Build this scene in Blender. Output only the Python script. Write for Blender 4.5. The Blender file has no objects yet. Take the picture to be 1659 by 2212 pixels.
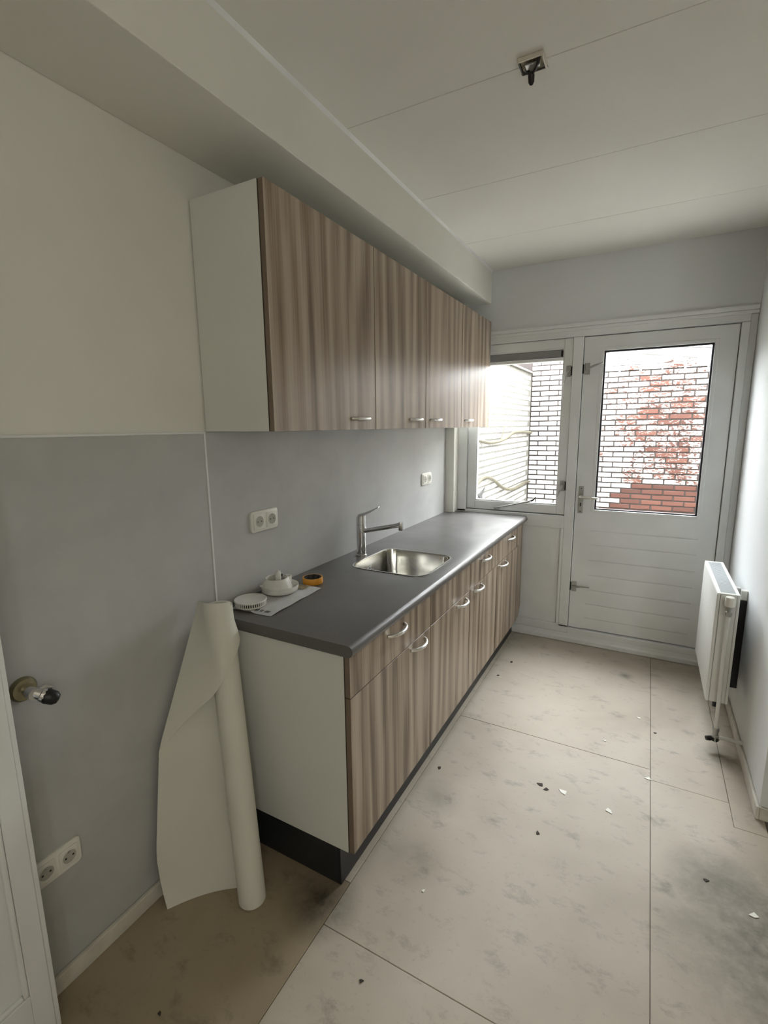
import bpy, bmesh, math, random
from mathutils import Vector, Matrix
random.seed(7)
SC = bpy.context.scene
COL = SC.collection

# ------------------------------------------------------------------ camera
CAM_POS = (1.3225, -1.1289, 1.5185)
YAW, PITCH, ROLL, FPX = -0.4998, -0.1755, -0.0105, 1043.76
cam_data = bpy.data.cameras.new('camera')
cam = bpy.data.objects.new('camera', cam_data)
COL.objects.link(cam)
_f = Vector((math.sin(YAW)*math.cos(PITCH), math.cos(YAW)*math.cos(PITCH), math.sin(PITCH)))
_r = Vector((math.cos(YAW), -math.sin(YAW), 0))
_u = _r.cross(_f)
_R = _r*math.cos(ROLL) + _u*math.sin(ROLL)
_U = -_r*math.sin(ROLL) + _u*math.cos(ROLL)
cam.matrix_world = Matrix(((_R.x, _U.x, -_f.x, CAM_POS[0]), (_R.y, _U.y, -_f.y, CAM_POS[1]),
                           (_R.z, _U.z, -_f.z, CAM_POS[2]), (0, 0, 0, 1)))
cam_data.sensor_fit = 'AUTO'
cam_data.sensor_width = 36.0
cam_data.lens = FPX/2212*36.0
cam_data.clip_start = 0.02
SC.camera = cam
SC.cycles.max_bounces = 6
SC.cycles.use_light_tree = False
SC.cycles.diffuse_bounces = 4
SC.cycles.glossy_bounces = 3
SC.cycles.transparent_max_bounces = 6
SC.cycles.sample_clamp_indirect = 0.0
SC.cycles.caustics_reflective = False
SC.cycles.caustics_refractive = False

# ------------------------------------------------------------------ sky, exposure
SKY_STRENGTH = 14.0
EXPOSURE = 0.97
FILL_W = 8.5       # emission of the fill globe added in the room behind
world = bpy.data.worlds.new('overcast_sky')
SC.world = world
world.use_nodes = True
_bg = world.node_tree.nodes['Background']
_bg.inputs[0].default_value = (0.95, 0.975, 1.0, 1)
_bg.inputs[1].default_value = SKY_STRENGTH
SC.view_settings.view_transform = 'Standard'
SC.view_settings.look = 'None'
SC.view_settings.exposure = EXPOSURE
SC.view_settings.gamma = 1.0
SC.view_settings.use_curve_mapping = False


def portal(name, loc, rx, sx, sy):
    l = bpy.data.lights.new(name, 'AREA')
    l.shape = 'RECTANGLE'; l.size = sx; l.size_y = sy
    l.cycles.is_portal = True
    o = bpy.data.objects.new(name, l)
    o.location = loc; o.rotation_euler = (rx, 0, 0)
    COL.objects.link(o)


# daylight enters through the kitchen window, the glazed door and the fill window added behind the camera
portal('window_daylight', (0.50, 2.47, 1.46), -math.pi/2, 0.62, 1.05)
portal('door_daylight', (1.32, 2.47, 1.46), -math.pi/2, 0.66, 1.10)
portal("rear_fill_daylight", (3.10, -3.28, 1.50), math.pi/2, 0.5, 0.8)

# ------------------------------------------------------------------ helpers


def tag(o, label=None, cat=None, group=None, kind=None):
    if label: o['label'] = label
    if cat: o['category'] = cat
    if group: o['group'] = group
    if kind: o['kind'] = kind
    return o


def empty(name, loc=(0, 0, 0), **k):
    o = bpy.data.objects.new(name, None)
    o.empty_display_size = 0.05
    o.location = loc
    COL.objects.link(o)
    return tag(o, **k)


def build(name, bm, mat, parent=None, smooth=False, **k):
    """Link bm (world coordinates) as one mesh object."""
    bmesh.ops.recalc_face_normals(bm, faces=bm.faces[:])
    me = bpy.data.meshes.new(name)
    if parent is not None:
        off = root_loc(parent)
        bmesh.ops.translate(bm, verts=bm.verts[:], vec=-off)
    bm.to_mesh(me); bm.free()
    if smooth:
        for p in me.polygons: p.use_smooth = True
        me.set_sharp_from_angle(angle=math.radians(38))
    me.materials.append(mat)
    o = bpy.data.objects.new(name, me)
    COL.objects.link(o)
    if parent is not None: o.parent = parent
    return tag(o, **k)


def root_loc(o):
    v = Vector(o.location)
    while o.parent is not None:
        o = o.parent
        v = v + Vector(o.location)
    return v


def merge(dst, src):
    me = bpy.data.meshes.new('tmp')
    src.to_mesh(me); src.free()
    dst.from_mesh(me)
    bpy.data.meshes.remove(me)
    return dst


def box(x0, x1, y0, y1, z0, z1, b=0.0, seg=2, bm=None):
    t = bmesh.new()
    bmesh.ops.create_cube(t, size=1.0)
    for v in t.verts:
        v.co = Vector(((x0+x1)/2 + v.co.x*(x1-x0), (y0+y1)/2 + v.co.y*(y1-y0), (z0+z1)/2 + v.co.z*(z1-z0)))
    if b > 0:
        bmesh.ops.bevel(t, geom=t.edges[:], offset=b, segments=seg, affect='EDGES', profile=0.5)
    return t if bm is None else merge(bm, t)


def lathe(profile, seg=32, center=(0, 0, 0), axis='z', bm=None, close=True):
    """profile: list of (r, h)."""
    t = bmesh.new()
    rings = []
    for r, h in profile:
        if r < 1e-6:
            rings.append([t.verts.new((0, 0, h))])
        else:
            rings.append([t.verts.new((r*math.cos(2*math.pi*i/seg), r*math.sin(2*math.pi*i/seg), h)) for i in range(seg)])
    for a, b in zip(rings, rings[1:]):
        if len(a) == 1 and len(b) == 1: continue
        for i in range(seg):
            j = (i+1) % seg
            if len(a) == 1: t.faces.new((a[0], b[i], b[j]))
            elif len(b) == 1: t.faces.new((a[i], a[j], b[0]))
            else: t.faces.new((a[i], a[j], b[j], b[i]))
    if axis == 'x': m = Matrix.Rotation(math.pi/2, 4, 'Y')
    elif axis == 'y': m = Matrix.Rotation(-math.pi/2, 4, 'X')
    elif axis == 'z': m = Matrix.Identity(4)
    else: m = Vector((0, 0, 1)).rotation_difference(Vector(axis).normalized()).to_matrix().to_4x4()
    bmesh.ops.transform(t, matrix=Matrix.Translation(center) @ m, verts=t.verts[:])
    return t if bm is None else merge(bm, t)


def tube(pts, r, seg=12, bm=None, flat=1.0):
    """Sweep a circle along pts; r number or list."""
    t = bmesh.new()
    pts = [Vector(p) for p in pts]
    rs = r if isinstance(r, (list, tuple)) else [r]*len(pts)
    n = len(pts)
    up = None; rings = []
    for i, p in enumerate(pts):
        d = (pts[min(i+1, n-1)] - pts[max(i-1, 0)]).normalized()
        if up is None:
            up = Vector((0, 0, 1)) if abs(d.z) < 0.9 else Vector((1, 0, 0))
        s = d.cross(up).normalized(); up = s.cross(d).normalized()
        rings.append([t.verts.new(p + (s*math.cos(2*math.pi*k/seg) + up*math.sin(2*math.pi*k/seg)*flat)*rs[i]) for k in range(seg)])
    for a, b in zip(rings, rings[1:]):
        for i in range(seg):
            j = (i+1) % seg
            t.faces.new((a[i], a[j], b[j], b[i]))
    t.faces.new(rings[0][::-1]); t.faces.new(rings[-1])
    return t if bm is None else merge(bm, t)


def prism(poly, axis, a0, a1, b=0.0, bm=None):
    """Extrude a 2D polygon along an axis ('x': poly=(y,z); 'y': poly=(x,z); 'z': poly=(x,y))."""
    t = bmesh.new()
    def mk(p, a):
        if axis == 'x': return (a, p[0], p[1])
        if axis == 'y': return (p[0], a, p[1])
        return (p[0], p[1], a)
    lo = [t.verts.new(mk(p, a0)) for p in poly]
    hi = [t.verts.new(mk(p, a1)) for p in poly]
    n = len(poly)
    t.faces.new(lo[::-1]); t.faces.new(hi)
    for i in range(n):
        j = (i+1) % n
        t.faces.new((lo[i], lo[j], hi[j], hi[i]))
    if b > 0:
        bmesh.ops.recalc_face_normals(t, faces=t.faces[:])
        bmesh.ops.bevel(t, geom=t.edges[:], offset=b, segments=2, affect='EDGES', profile=0.5)
    return t if bm is None else merge(bm, t)


def rrect(cx, cy, w, h, r, seg=6):
    out = []
    for (sx, sy, a0) in ((1, 1, 0), (-1, 1, 90), (-1, -1, 180), (1, -1, 270)):
        for k in range(seg+1):
            a = math.radians(a0 + 90*k/seg)
            out.append((cx + sx*(w/2-r) + r*math.cos(a), cy + sy*(h/2-r) + r*math.sin(a)))
    return out


def loft(rings, cap0=False, cap1=False):
    t = bmesh.new()
    vs = [[t.verts.new(p) for p in ring] for ring in rings]
    for a, b in zip(vs, vs[1:]):
        n = len(a)
        for i in range(n):
            j = (i+1) % n
            t.faces.new((a[i], a[j], b[j], b[i]))
    if cap0: t.faces.new(vs[0][::-1])
    if cap1: t.faces.new(vs[-1])
    return t


def grid_surface(rows, thick):
    """rows of points -> solid sheet of the given thickness."""
    t = bmesh.new()
    vs = [[t.verts.new(p) for p in row] for row in rows]
    for a, b in zip(vs, vs[1:]):
        for i in range(len(a)-1):
            t.faces.new((a[i], a[i+1], b[i+1], b[i]))
    bmesh.ops.recalc_face_normals(t, faces=t.faces[:])
    bmesh.ops.solidify(t, geom=t.faces[:], thickness=thick)
    return t


# ------------------------------------------------------------------ materials


class Nodes:
    def __init__(self, name):
        self.m = bpy.data.materials.new(name)
        self.m.use_nodes = True
        self.t = self.m.node_tree
        self.b = self.t.nodes['Principled BSDF']

    def n(self, kind, **k):
        x = self.t.nodes.new(kind)
        for a, v in k.items(): setattr(x, a, v)
        return x

    def link(self, a, b): self.t.links.new(a, b)

    def pos(self, scale=(1, 1, 1), rand=0.0):
        g = self.n('ShaderNodeNewGeometry')
        src = g.outputs['Position']
        if rand:
            oi = self.n('ShaderNodeObjectInfo')
            mu = self.n('ShaderNodeVectorMath', operation='SCALE')
            mu.inputs[0].default_value = (rand, rand*1.7, rand*0.6)
            self.link(oi.outputs['Random'], mu.inputs['Scale'])
            ad = self.n('ShaderNodeVectorMath', operation='ADD')
            self.link(src, ad.inputs[0]); self.link(mu.outputs[0], ad.inputs[1])
            src = ad.outputs[0]
        mp = self.n('ShaderNodeMapping')
        mp.inputs['Scale'].default_value = scale
        self.link(src, mp.inputs[0])
        return mp.outputs[0]

    def noise(self, vec, scale, detail=3.0, rough=0.5, dist=0.0):
        x = self.n('ShaderNodeTexNoise')
        x.inputs['Scale'].default_value = scale
        x.inputs['Detail'].default_value = detail
        x.inputs['Roughness'].default_value = rough
        x.inputs['Distortion'].default_value = dist
        self.link(vec, x.inputs['Vector'])
        return x.outputs['Fac']

    def ramp(self, fac, stops):
        x = self.n('ShaderNodeValToRGB')
        e = x.color_ramp.elements
        while len(e) < len(stops): e.new(0.5)
        for el, (p, c) in zip(e, stops):
            el.position = p
            el.color = (*c, 1) if len(c) == 3 else c
        self.link(fac, x.inputs[0])
        return x.outputs[0]

    def mix(self, fac, a, b, mode='MIX'):
        x = self.n('ShaderNodeMix', data_type='RGBA', blend_type=mode)
        for s, v in ((x.inputs[0], fac), (x.inputs[6], a), (x.inputs[7], b)):
            if isinstance(v, (int, float)): s.default_value = v
            elif isinstance(v, tuple): s.default_value = (*v, 1)
            else: self.link(v, s)
        return x.outputs[2]

    def math(self, op, a, b=None, clamp=False):
        x = self.n('ShaderNodeMath', operation=op, use_clamp=clamp)
        for s, v in zip(x.inputs, (a, b)):
            if v is None: continue
            if isinstance(v, (int, float)): s.default_value = v
            else: self.link(v, s)
        return x.outputs[0]

    def bump(self, h, strength=0.1, dist=0.002):
        x = self.n('ShaderNodeBump')
        x.inputs['Strength'].default_value = strength
        x.inputs['Distance'].default_value = dist
        self.link(h, x.inputs['Height'])
        self.link(x.outputs[0], self.b.inputs['Normal'])


def plain(name, col, rough=0.5, metal=0.0, nscale=0.0, namt=0.06, bump=0.0, bscale=200, spec=0.5):
    N = Nodes(name)
    N.b.inputs['Roughness'].default_value = rough
    N.b.inputs['Metallic'].default_value = metal
    N.b.inputs['Specular IOR Level'].default_value = spec
    v = N.pos()
    f = N.noise(v, nscale or 6.0, 1.0 if namt < 0.1 else 3.0)
    lo = tuple(c*(1-namt) for c in col); hi = tuple(min(1, c*(1+namt)) for c in col)
    N.link(N.ramp(f, [(0.3, lo), (0.7, hi)]), N.b.inputs['Base Color'])
    if bump: N.bump(N.noise(v, bscale, 2), bump, 0.001)
    return N.m


M = {}
M['wall'] = plain('wall_paint', (0.80, 0.79, 0.725), 0.75, nscale=2.0, namt=0.03)  # warm cast of the rear light is put into this paint
M['wall_white'] = plain('white_wall_paint', (0.75, 0.765, 0.775), 0.75, nscale=2.0, namt=0.03)
M['ceiling'] = plain('ceiling_paint', (0.82, 0.81, 0.755), 0.8, nscale=2.0, namt=0.02)  # same warm light cast mixed into the ceiling colour
M['trim'] = plain('white_gloss_paint', (0.78, 0.79, 0.785), 0.38, nscale=5.0, namt=0.04)
M['oldtrim'] = plain('scuffed_white_paint', (0.66, 0.63, 0.56), 0.5, nscale=14.0, namt=0.12)
M['cabinet_white'] = plain('white_melamine', (0.72, 0.72, 0.67), 0.45, namt=0.01)
M['black_plinth'] = plain('black_plinth', (0.018, 0.02, 0.022), 0.35, nscale=8.0, namt=0.1)
M['black'] = plain('black_plastic', (0.008, 0.008, 0.009), 0.4)
M['gasket'] = plain('black_rubber', (0.012, 0.012, 0.02), 0.5)
M['white_plastic'] = plain('white_plastic', (0.78, 0.77, 0.70), 0.35, namt=0.02)
M['off_plastic'] = plain('off_white_plastic', (0.72, 0.71, 0.66), 0.4, nscale=25, namt=0.06)
M['dark_hole'] = plain('dark_recess', (0.05, 0.047, 0.04), 0.6)
M['socket_recess'] = plain('socket_recess', (0.42, 0.41, 0.36), 0.5)
M['radiator'] = plain('radiator_enamel', (0.78, 0.78, 0.75), 0.35, namt=0.02)
M['rad_grille'] = plain('radiator_grille', (0.50, 0.52, 0.54), 0.45)
M['sheet'] = plain('cream_vinyl_sheet', (0.70, 0.69, 0.61), 0.6, nscale=4, namt=0.03)
M['grey_vent'] = plain('grey_aluminium_vent', (0.27, 0.28, 0.28), 0.45, metal=0.3)
M['greyhw'] = plain('grey_zinc', (0.42, 0.42, 0.40), 0.4, metal=0.7, nscale=40, namt=0.15)
M['brass'] = plain('dull_brass', (0.30, 0.27, 0.17), 0.3, metal=0.9, nscale=30, namt=0.2)
M['tape'] = plain('orange_tape', (0.72, 0.32, 0.03), 0.5, namt=0.03)
M['tape_core'] = plain('tape_core_card', (0.07, 0.065, 0.06), 0.7, nscale=120, namt=0.7)
M['grey_ornament'] = plain('grey_metal_sheet', (0.055, 0.055, 0.057), 0.6)
M['stem'] = plain('cream_conduit', (0.09, 0.08, 0.052), 0.6, nscale=20, namt=0.2)
M['blocker'] = plain('grey_rendered_blocker', (0.36, 0.33, 0.29), 0.9, nscale=8, namt=0.2)
M['fascia'] = plain('white_fascia', (0.30, 0.295, 0.29), 0.5)
M['paving'] = plain('courtyard_paving', (0.66, 0.64, 0.60), 0.8, nscale=3, namt=0.2)
M['flake'] = plain('white_paint_flake', (0.85, 0.84, 0.78), 0.6)
M['dirt'] = plain('dark_debris', (0.045, 0.035, 0.028), 0.8)
M['plaster_rough'] = plain('rough_plaster', (0.32, 0.28, 0.20), 0.9, nscale=60, namt=0.5)


def metal(name, col, rough, aniso_scale=None):
    N = Nodes(name)
    N.b.inputs['Metallic'].default_value = 1.0
    N.b.inputs['Base Color'].default_value = (*col, 1)
    if aniso_scale:
        f = N.noise(N.pos(aniso_scale), 1.0, 3)
        r = N.ramp(f, [(0.3, (rough*0.8,)*3), (0.7, (rough*1.25,)*3)])
        N.link(r, N.b.inputs['Roughness'])
    else:
        f = N.noise(N.pos(), 12.0, 2)
        N.link(N.ramp(f, [(0.3, (rough*0.9,)*3), (0.7, (rough*1.1,)*3)]), N.b.inputs['Roughness'])
    return N.m


M['chrome'] = metal('chrome', (0.72, 0.72, 0.73), 0.10)
M['steel'] = metal('brushed_steel', (0.50, 0.49, 0.46), 0.17)
M['handle'] = metal('satin_nickel', (0.80, 0.79, 0.76), 0.28)


def make_panel():
    N = Nodes('grey_wall_panel')
    v = N.pos()
    f = N.noise(v, 3.2, 4, 0.62, 0.3)
    c = N.ramp(f, [(0.25, (0.42, 0.42, 0.42)), (0.5, (0.48, 0.48, 0.475)), (0.8, (0.54, 0.54, 0.53))])
    N.link(c, N.b.inputs['Base Color'])
    N.b.inputs['Roughness'].default_value = 0.45
    return N.m


M['panel'] = make_panel()


def make_wood():
    N = Nodes('taupe_oak_decor')
    v1 = N.pos((1, 9, 0.55), rand=3.0)
    warp = N.noise(N.pos((1, 3.5, 1.2), rand=3.0), 2.2, 2, 0.5)
    broad = N.noise(v1, 1.3, 3, 0.55, 0.7)
    fine = N.noise(N.pos((4, 120, 1.6), rand=3.0), 1.0, 4, 0.6)
    fine2 = N.noise(N.pos((4, 300, 5), rand=1.0), 1.0, 2, 0.5)
    s = N.math('ADD', N.math('MULTIPLY', broad, 0.60), N.math('MULTIPLY', fine, 0.34))
    s = N.math('ADD', s, N.math('MULTIPLY', fine2, 0.10))
    w = N.n('ShaderNodeTexWave', wave_type='BANDS', bands_direction='Y')
    w.inputs['Scale'].default_value = 3.2
    w.inputs['Distortion'].default_value = 9.0
    w.inputs['Detail'].default_value = 2.0
    w.inputs['Detail Scale'].default_value = 0.9
    N.link(N.pos((1, 1.2, 0.16), rand=3.0), w.inputs['Vector'])
    s = N.math('ADD', s, N.math('MULTIPLY', N.math('SUBTRACT', w.outputs['Fac'], 0.5), 0.18))
    c = N.ramp(s, [(0.36, (0.15, 0.108, 0.073)), (0.47, (0.29, 0.222, 0.162)), (0.56, (0.385, 0.308, 0.235)), (0.68, (0.48, 0.40, 0.32))])
    N.link(c, N.b.inputs['Base Color'])
    N.b.inputs['Roughness'].default_value = 0.34
    N.bump(N.math('ADD', fine, fine2), 0.10, 0.0006)
    return N.m


M['wood'] = make_wood()
M['gap_shade'] = plain('gap_shade_edge', (0.05, 0.04, 0.03), 0.7)  # shade between the fronts, painted onto the white carcass edges
M['wood_edge'] = plain('taupe_edge_band', (0.19, 0.142, 0.102), 0.5, nscale=10, namt=0.12)


def make_worktop():
    N = Nodes('dark_grey_laminate')
    v = N.pos()
    f = N.noise(v, 700, 2, 0.6)
    g = N.noise(v, 5, 4)
    c1 = N.ramp(f, [(0.35, (0.098, 0.091, 0.088)), (0.65, (0.150, 0.141, 0.137))])
    c = N.mix(N.math('MULTIPLY', g, 0.25), c1, (0.14, 0.135, 0.13))
    N.link(c, N.b.inputs['Base Color'])
    r = N.ramp(g, [(0.3, (0.30,)*3), (0.7, (0.42,)*3)])
    N.link(r, N.b.inputs['Roughness'])
    N.bump(f, 0.06, 0.0005)
    return N.m


M['worktop'] = make_worktop()


def make_floor(name, base, dark, light):
    N = Nodes(name)
    v = N.pos()
    big = N.noise(v, 1.6, 3, 0.6, 0.4)
    c = N.ramp(big, [(0.30, dark), (0.48, base), (0.72, light)])
    # smudges and scuffs
    sm = N.noise(N.pos((1.0, 1.6, 1)), 8.0, 6, 0.72, 0.25)
    smm = N.ramp(sm, [(0.55, (0, 0, 0)), (0.72, (1, 1, 1))])
    c = N.mix(N.math('MULTIPLY', smm, 0.62), c, tuple(x*0.42 for x in base))
    sp = N.noise(N.pos((1.0, 1.4, 1)), 34, 3, 0.7)
    spm = N.ramp(sp, [(0.60, (0, 0, 0)), (0.75, (1, 1, 1))])
    c = N.mix(N.math('MULTIPLY', spm, 0.30), c, tuple(x*0.45 for x in base))
    # grime spots trodden into the boards
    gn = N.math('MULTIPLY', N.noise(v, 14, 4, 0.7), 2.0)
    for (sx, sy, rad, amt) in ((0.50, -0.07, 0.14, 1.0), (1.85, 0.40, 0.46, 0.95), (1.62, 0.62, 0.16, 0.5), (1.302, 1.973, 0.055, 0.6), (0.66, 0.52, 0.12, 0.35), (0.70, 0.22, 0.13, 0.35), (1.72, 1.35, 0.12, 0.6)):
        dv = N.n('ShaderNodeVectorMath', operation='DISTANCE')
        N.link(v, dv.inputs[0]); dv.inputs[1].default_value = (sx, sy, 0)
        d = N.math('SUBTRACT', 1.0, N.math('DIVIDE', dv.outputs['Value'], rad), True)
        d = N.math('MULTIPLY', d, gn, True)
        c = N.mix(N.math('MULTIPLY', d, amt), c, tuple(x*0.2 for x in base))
    N.link(c, N.b.inputs['Base Color'])
    N.b.inputs['Roughness'].default_value = 0.62
    return N.m


M['floor'] = make_floor('dusty_floor_board', (0.51, 0.455, 0.375), (0.42, 0.37, 0.30), (0.58, 0.525, 0.445))
M['floor_shaded'] = make_floor('shaded_floor_board', (0.34, 0.275, 0.185), (0.28, 0.22, 0.145), (0.40, 0.33, 0.235))  # cabinet's shadow is put into this darker, browner base colour
M['joint'] = plain('floor_joint', (0.16, 0.14, 0.11), 0.9)


def make_glass():
    N = Nodes('window_glass')
    N.t.nodes.remove(N.b)
    out = N.t.nodes['Material Output']
    tr = N.n('ShaderNodeBsdfTransparent'); tr.inputs[0].default_value = (0.97, 0.98, 0.975, 1)
    gl = N.n('ShaderNodeBsdfGlossy'); gl.inputs['Roughness'].default_value = 0.0
    lw = N.n('ShaderNodeLayerWeight'); lw.inputs['Blend'].default_value = 0.5
    fr = N.math('ADD', 0.04, N.math('MULTIPLY', N.math('POWER', lw.outputs['Facing'], 5.0), 0.96))
    mx = N.n('ShaderNodeMixShader')
    N.link(fr, mx.inputs[0]); N.link(tr.outputs[0], mx.inputs[1]); N.link(gl.outputs[0], mx.inputs[2])
    N.link(mx.outputs[0], out.inputs[0])
    return N.m


M['glass'] = make_glass()
_n = Nodes('warm_fill_glow')
_n.b.inputs['Base Color'].default_value = (0.9, 0.88, 0.8, 1)
_n.b.inputs['Emission Color'].default_value = (1.0, 0.90, 0.72, 1)
_n.b.inputs['Emission Strength'].default_value = FILL_W
M['fill_glow'] = _n.m


def make_brick(kind):
    N = Nodes({'red': 'flaking_painted_brick', 'bare': 'bare_red_brick'}.get(kind, 'white_painted_brick'))
    v = N.pos()
    oi = N.n('ShaderNodeObjectInfo')
    var = oi.outputs['Random']
    fine = N.noise(N.pos((1.0, 1.0, 2.2)), 34.0, 4, 0.65, 0.5)
    spot = N.noise(v, 90, 3, 0.6)
    if kind in ('red', 'bare'):
        red = N.ramp(N.math('ADD', N.math('MULTIPLY', spot, 0.5), N.math('MULTIPLY', var, 0.5)),
                     [(0.2, (0.055, 0.0185, 0.013)), (0.5, (0.083, 0.0285, 0.0195)), (0.8, (0.115, 0.043, 0.029))])
        sep = N.n('ShaderNodeSeparateXYZ'); N.link(v, sep.inputs[0])
        x, z = sep.outputs[0], sep.outputs[2]
        # where the old paint has worn off: a patch in the middle right, and the repaired courses low on the right
        big = N.noise(v, 4.5, 3, 0.55, 0.3)
        dx = N.math('DIVIDE', N.math('SUBTRACT', x, 1.52), 0.62)
        dz = N.math('DIVIDE', N.math('SUBTRACT', z, 1.45), 0.75)
        d = N.math('SQRT', N.math('ADD', N.math('MULTIPLY', dx, dx), N.math('MULTIPLY', dz, dz)))
        worn = N.math('SUBTRACT', 1.0, d)
        worn = N.math('ADD', N.math('MULTIPLY', worn, 0.22), N.math('MULTIPLY', N.math('SUBTRACT', big, 0.5), 0.55))
        worn = N.math('ADD', worn, N.math('MULTIPLY', N.math('SUBTRACT', var, 0.5), 0.18))
        if kind == 'bare': worn = N.math('ADD', worn, 1.2)
        amt = N.math('ADD', N.math('SUBTRACT', fine, 0.56), worn)
        mask = N.ramp(amt, [(0.0, (0, 0, 0)), (0.05, (1, 1, 1))])
        white = N.ramp(spot, [(0.3, (0.38, 0.37, 0.365)), (0.6, (0.50, 0.49, 0.485))])
        c = N.mix(mask, white, red)
    else:
        white = N.ramp(spot, [(0.3, (0.34, 0.336, 0.315)), (0.6, (0.46, 0.455, 0.43))])
        amt = N.math('ADD', N.math('SUBTRACT', fine, 0.55), N.math('MULTIPLY', N.math('SUBTRACT', var, 0.5), 0.10))
        mask = N.ramp(amt, [(0.0, (0, 0, 0)), (0.07, (1, 1, 1))])
        c = N.mix(N.math('MULTIPLY', mask, 0.85), white, (0.13, 0.123, 0.095))
    N.link(c, N.b.inputs['Base Color'])
    N.b.inputs['Roughness'].default_value = 0.8
    N.bump(fine, 0.3, 0.003)
    return N.m


M['brick_red'] = make_brick('red')
M['brick_bare'] = make_brick('bare')
M['brick_white'] = make_brick('white')
M['mortar_red'] = plain('grey_brown_mortar', (0.036, 0.028, 0.0265), 0.9, nscale=20, namt=0.2)
M['mortar_white'] = plain('grey_white_mortar', (0.115, 0.11, 0.096), 0.9, nscale=20, namt=0.15)


def make_newsprint():
    N = Nodes('newsprint')
    tc = N.n('ShaderNodeTexCoord')
    v = tc.outputs['Object']
    w = N.n('ShaderNodeTexWave', wave_type='BANDS', bands_direction='Y')
    w.inputs['Scale'].default_value = 55.0
    w.inputs['Distortion'].default_value = 0.0
    N.link(v, w.inputs['Vector'])
    mp = N.n('ShaderNodeMapping'); mp.inputs['Scale'].default_value = (160, 40, 1)
    N.link(v, mp.inputs[0])
    f = N.noise(mp.outputs[0], 1.0, 2)
    ink = N.math('MULTIPLY', N.math('GREATER_THAN', w.outputs['Fac'], 0.55), N.math('GREATER_THAN', f, 0.46))
    c = N.mix(N.math('MULTIPLY', ink, 0.16), (0.62, 0.62, 0.62), (0.2, 0.2, 0.2))
    N.link(c, N.b.inputs['Base Color'])
    N.b.inputs['Roughness'].default_value = 0.8
    return N.m


M['newsprint'] = make_newsprint()
M['ink'] = plain('black_ink', (0.03, 0.03, 0.03), 0.7)
M['print_tan'] = plain('tan_print', (0.42, 0.36, 0.22), 0.7)

# ------------------------------------------------------------------ the room shell
L = 2.324        # inner face of the window wall
ZC = 2.55        # ceiling
XR = 1.803       # right wall
YB = -3.2        # rear wall of the room behind the photographer
XB = 4.2
YR = 1.0065      # outside corner of the right wall
H = 0.879        # worktop height

floor = build('floor', box(-0.1, XB+0.1, YB-0.1, L+0.13, -0.12, -0.006), M['joint'], kind='structure',
              label='dusty beige floor of large bare boards with narrow seams')
g = 0.0009
def floor_board(x0, x1, y0, y1, mat):
    build('floor_board', box(x0+g, x1-g, y0+g, y1-g, -0.008, 0.0, 0.0012, 1), mat, floor)
floor_board(0.0, 0.545, YB, 0.03, M['floor_shaded'])
floor_board(0.0, 0.545, 0.03, L, M['floor'])
floor_board(0.545, 1.435, -0.125, 1.118, M['floor'])
floor_board(0.545, 1.435, 1.118, L, M['floor'])
floor_board(0.545, 1.435, -1.35, -0.125, M['floor'])
floor_board(0.545, 1.435, YB, -1.35, M['floor'])
floor_board(1.435, 1.715, 1.045, L, M['floor'])
floor_board(1.715, XR+0.02, 0.91, L, M['floor'])
build('floor_board', prism([(1.435+g, -0.40+g), (2.6-g, -0.40+g), (2.6-g, 0.91-g), (1.715-g, 0.91-g), (1.715-g, 1.045-g), (1.435+g, 1.045-g)], 'z', -0.008, 0.0), M['floor'], floor)
floor_board(1.435, 2.6, YB, -0.40, M['floor'])
floor_board(2.6, XB, YB, YR, M['floor'])

wall_left = build('wall_left', box(-0.12, 0.0, YB-0.1, L+0.13, -0.1, ZC+0.1), M['wall'], kind='structure',
                  label='long left wall, tinted by warm light above and clad in grey panels below')
# grey wall panels and their white edge strips
build('wall_panel', box(0.0, 0.006, YB, 0.024, 0.05, 1.502, 0.001, 1), M['panel'], wall_left)
build('wall_panel', box(0.0, 0.006, 0.030, 2.243, 0.05, 1.506, 0.001, 1), M['panel'], wall_left)
build('panel_strip', box(0.0, 0.009, 0.0235, 0.0305, 0.86, 1.502, 0.001, 1), M['trim'], wall_left, label='thin white vertical strip')
build('panel_strip', box(0.0, 0.009, YB, 0.0305, 1.500, 1.507, 0.001, 1), M['trim'], wall_left, label='thin white horizontal strip')
build('wall_pier', box(0.0, 0.071, 2.243, L+0.12, H+0.001, 2.34), M['wall'], kind='structure', label='narrow plastered pier between grey wall panel and window')
bl = build('baseboard_left', box(0.006, 0.021, YB, -0.001, 0.0, 0.052, 0.003, 2), M['oldtrim'], kind='structure', label='low cream skirting under the left wall')

beam = build('ceiling_beam', box(0.0, 0.2965, YB, L, 2.3423, ZC+0.05, 0.003, 2), M['wall'], kind='structure',
             label='boxed ceiling beam running along the left wall above the wall cabinets')
build('sealant_strip', prism([(0.2965, 2.5498), (0.306, 2.5498), (0.2965, 2.540)], 'y', YB, L), M['trim'], beam)

ceiling = build('ceiling', box(-0.1, XB+0.1, YB-0.1, L+0.13, ZC+0.008, ZC+0.12), M['ceiling'], kind='structure',
                label='white panelled ceiling with fine joints')
ys = [YB, -2.665, -2.035, -1.4, -0.77, -0.138, 0.493, 1.124, 1.756, L]
for a, b in zip(ys, ys[1:]):
    build('ceiling_panel', box(0.2965, XB if b < YR else XB, a+0.0011, b-0.0011, ZC, ZC+0.009, 0.0010, 1), M['ceiling'], ceiling)

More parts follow.
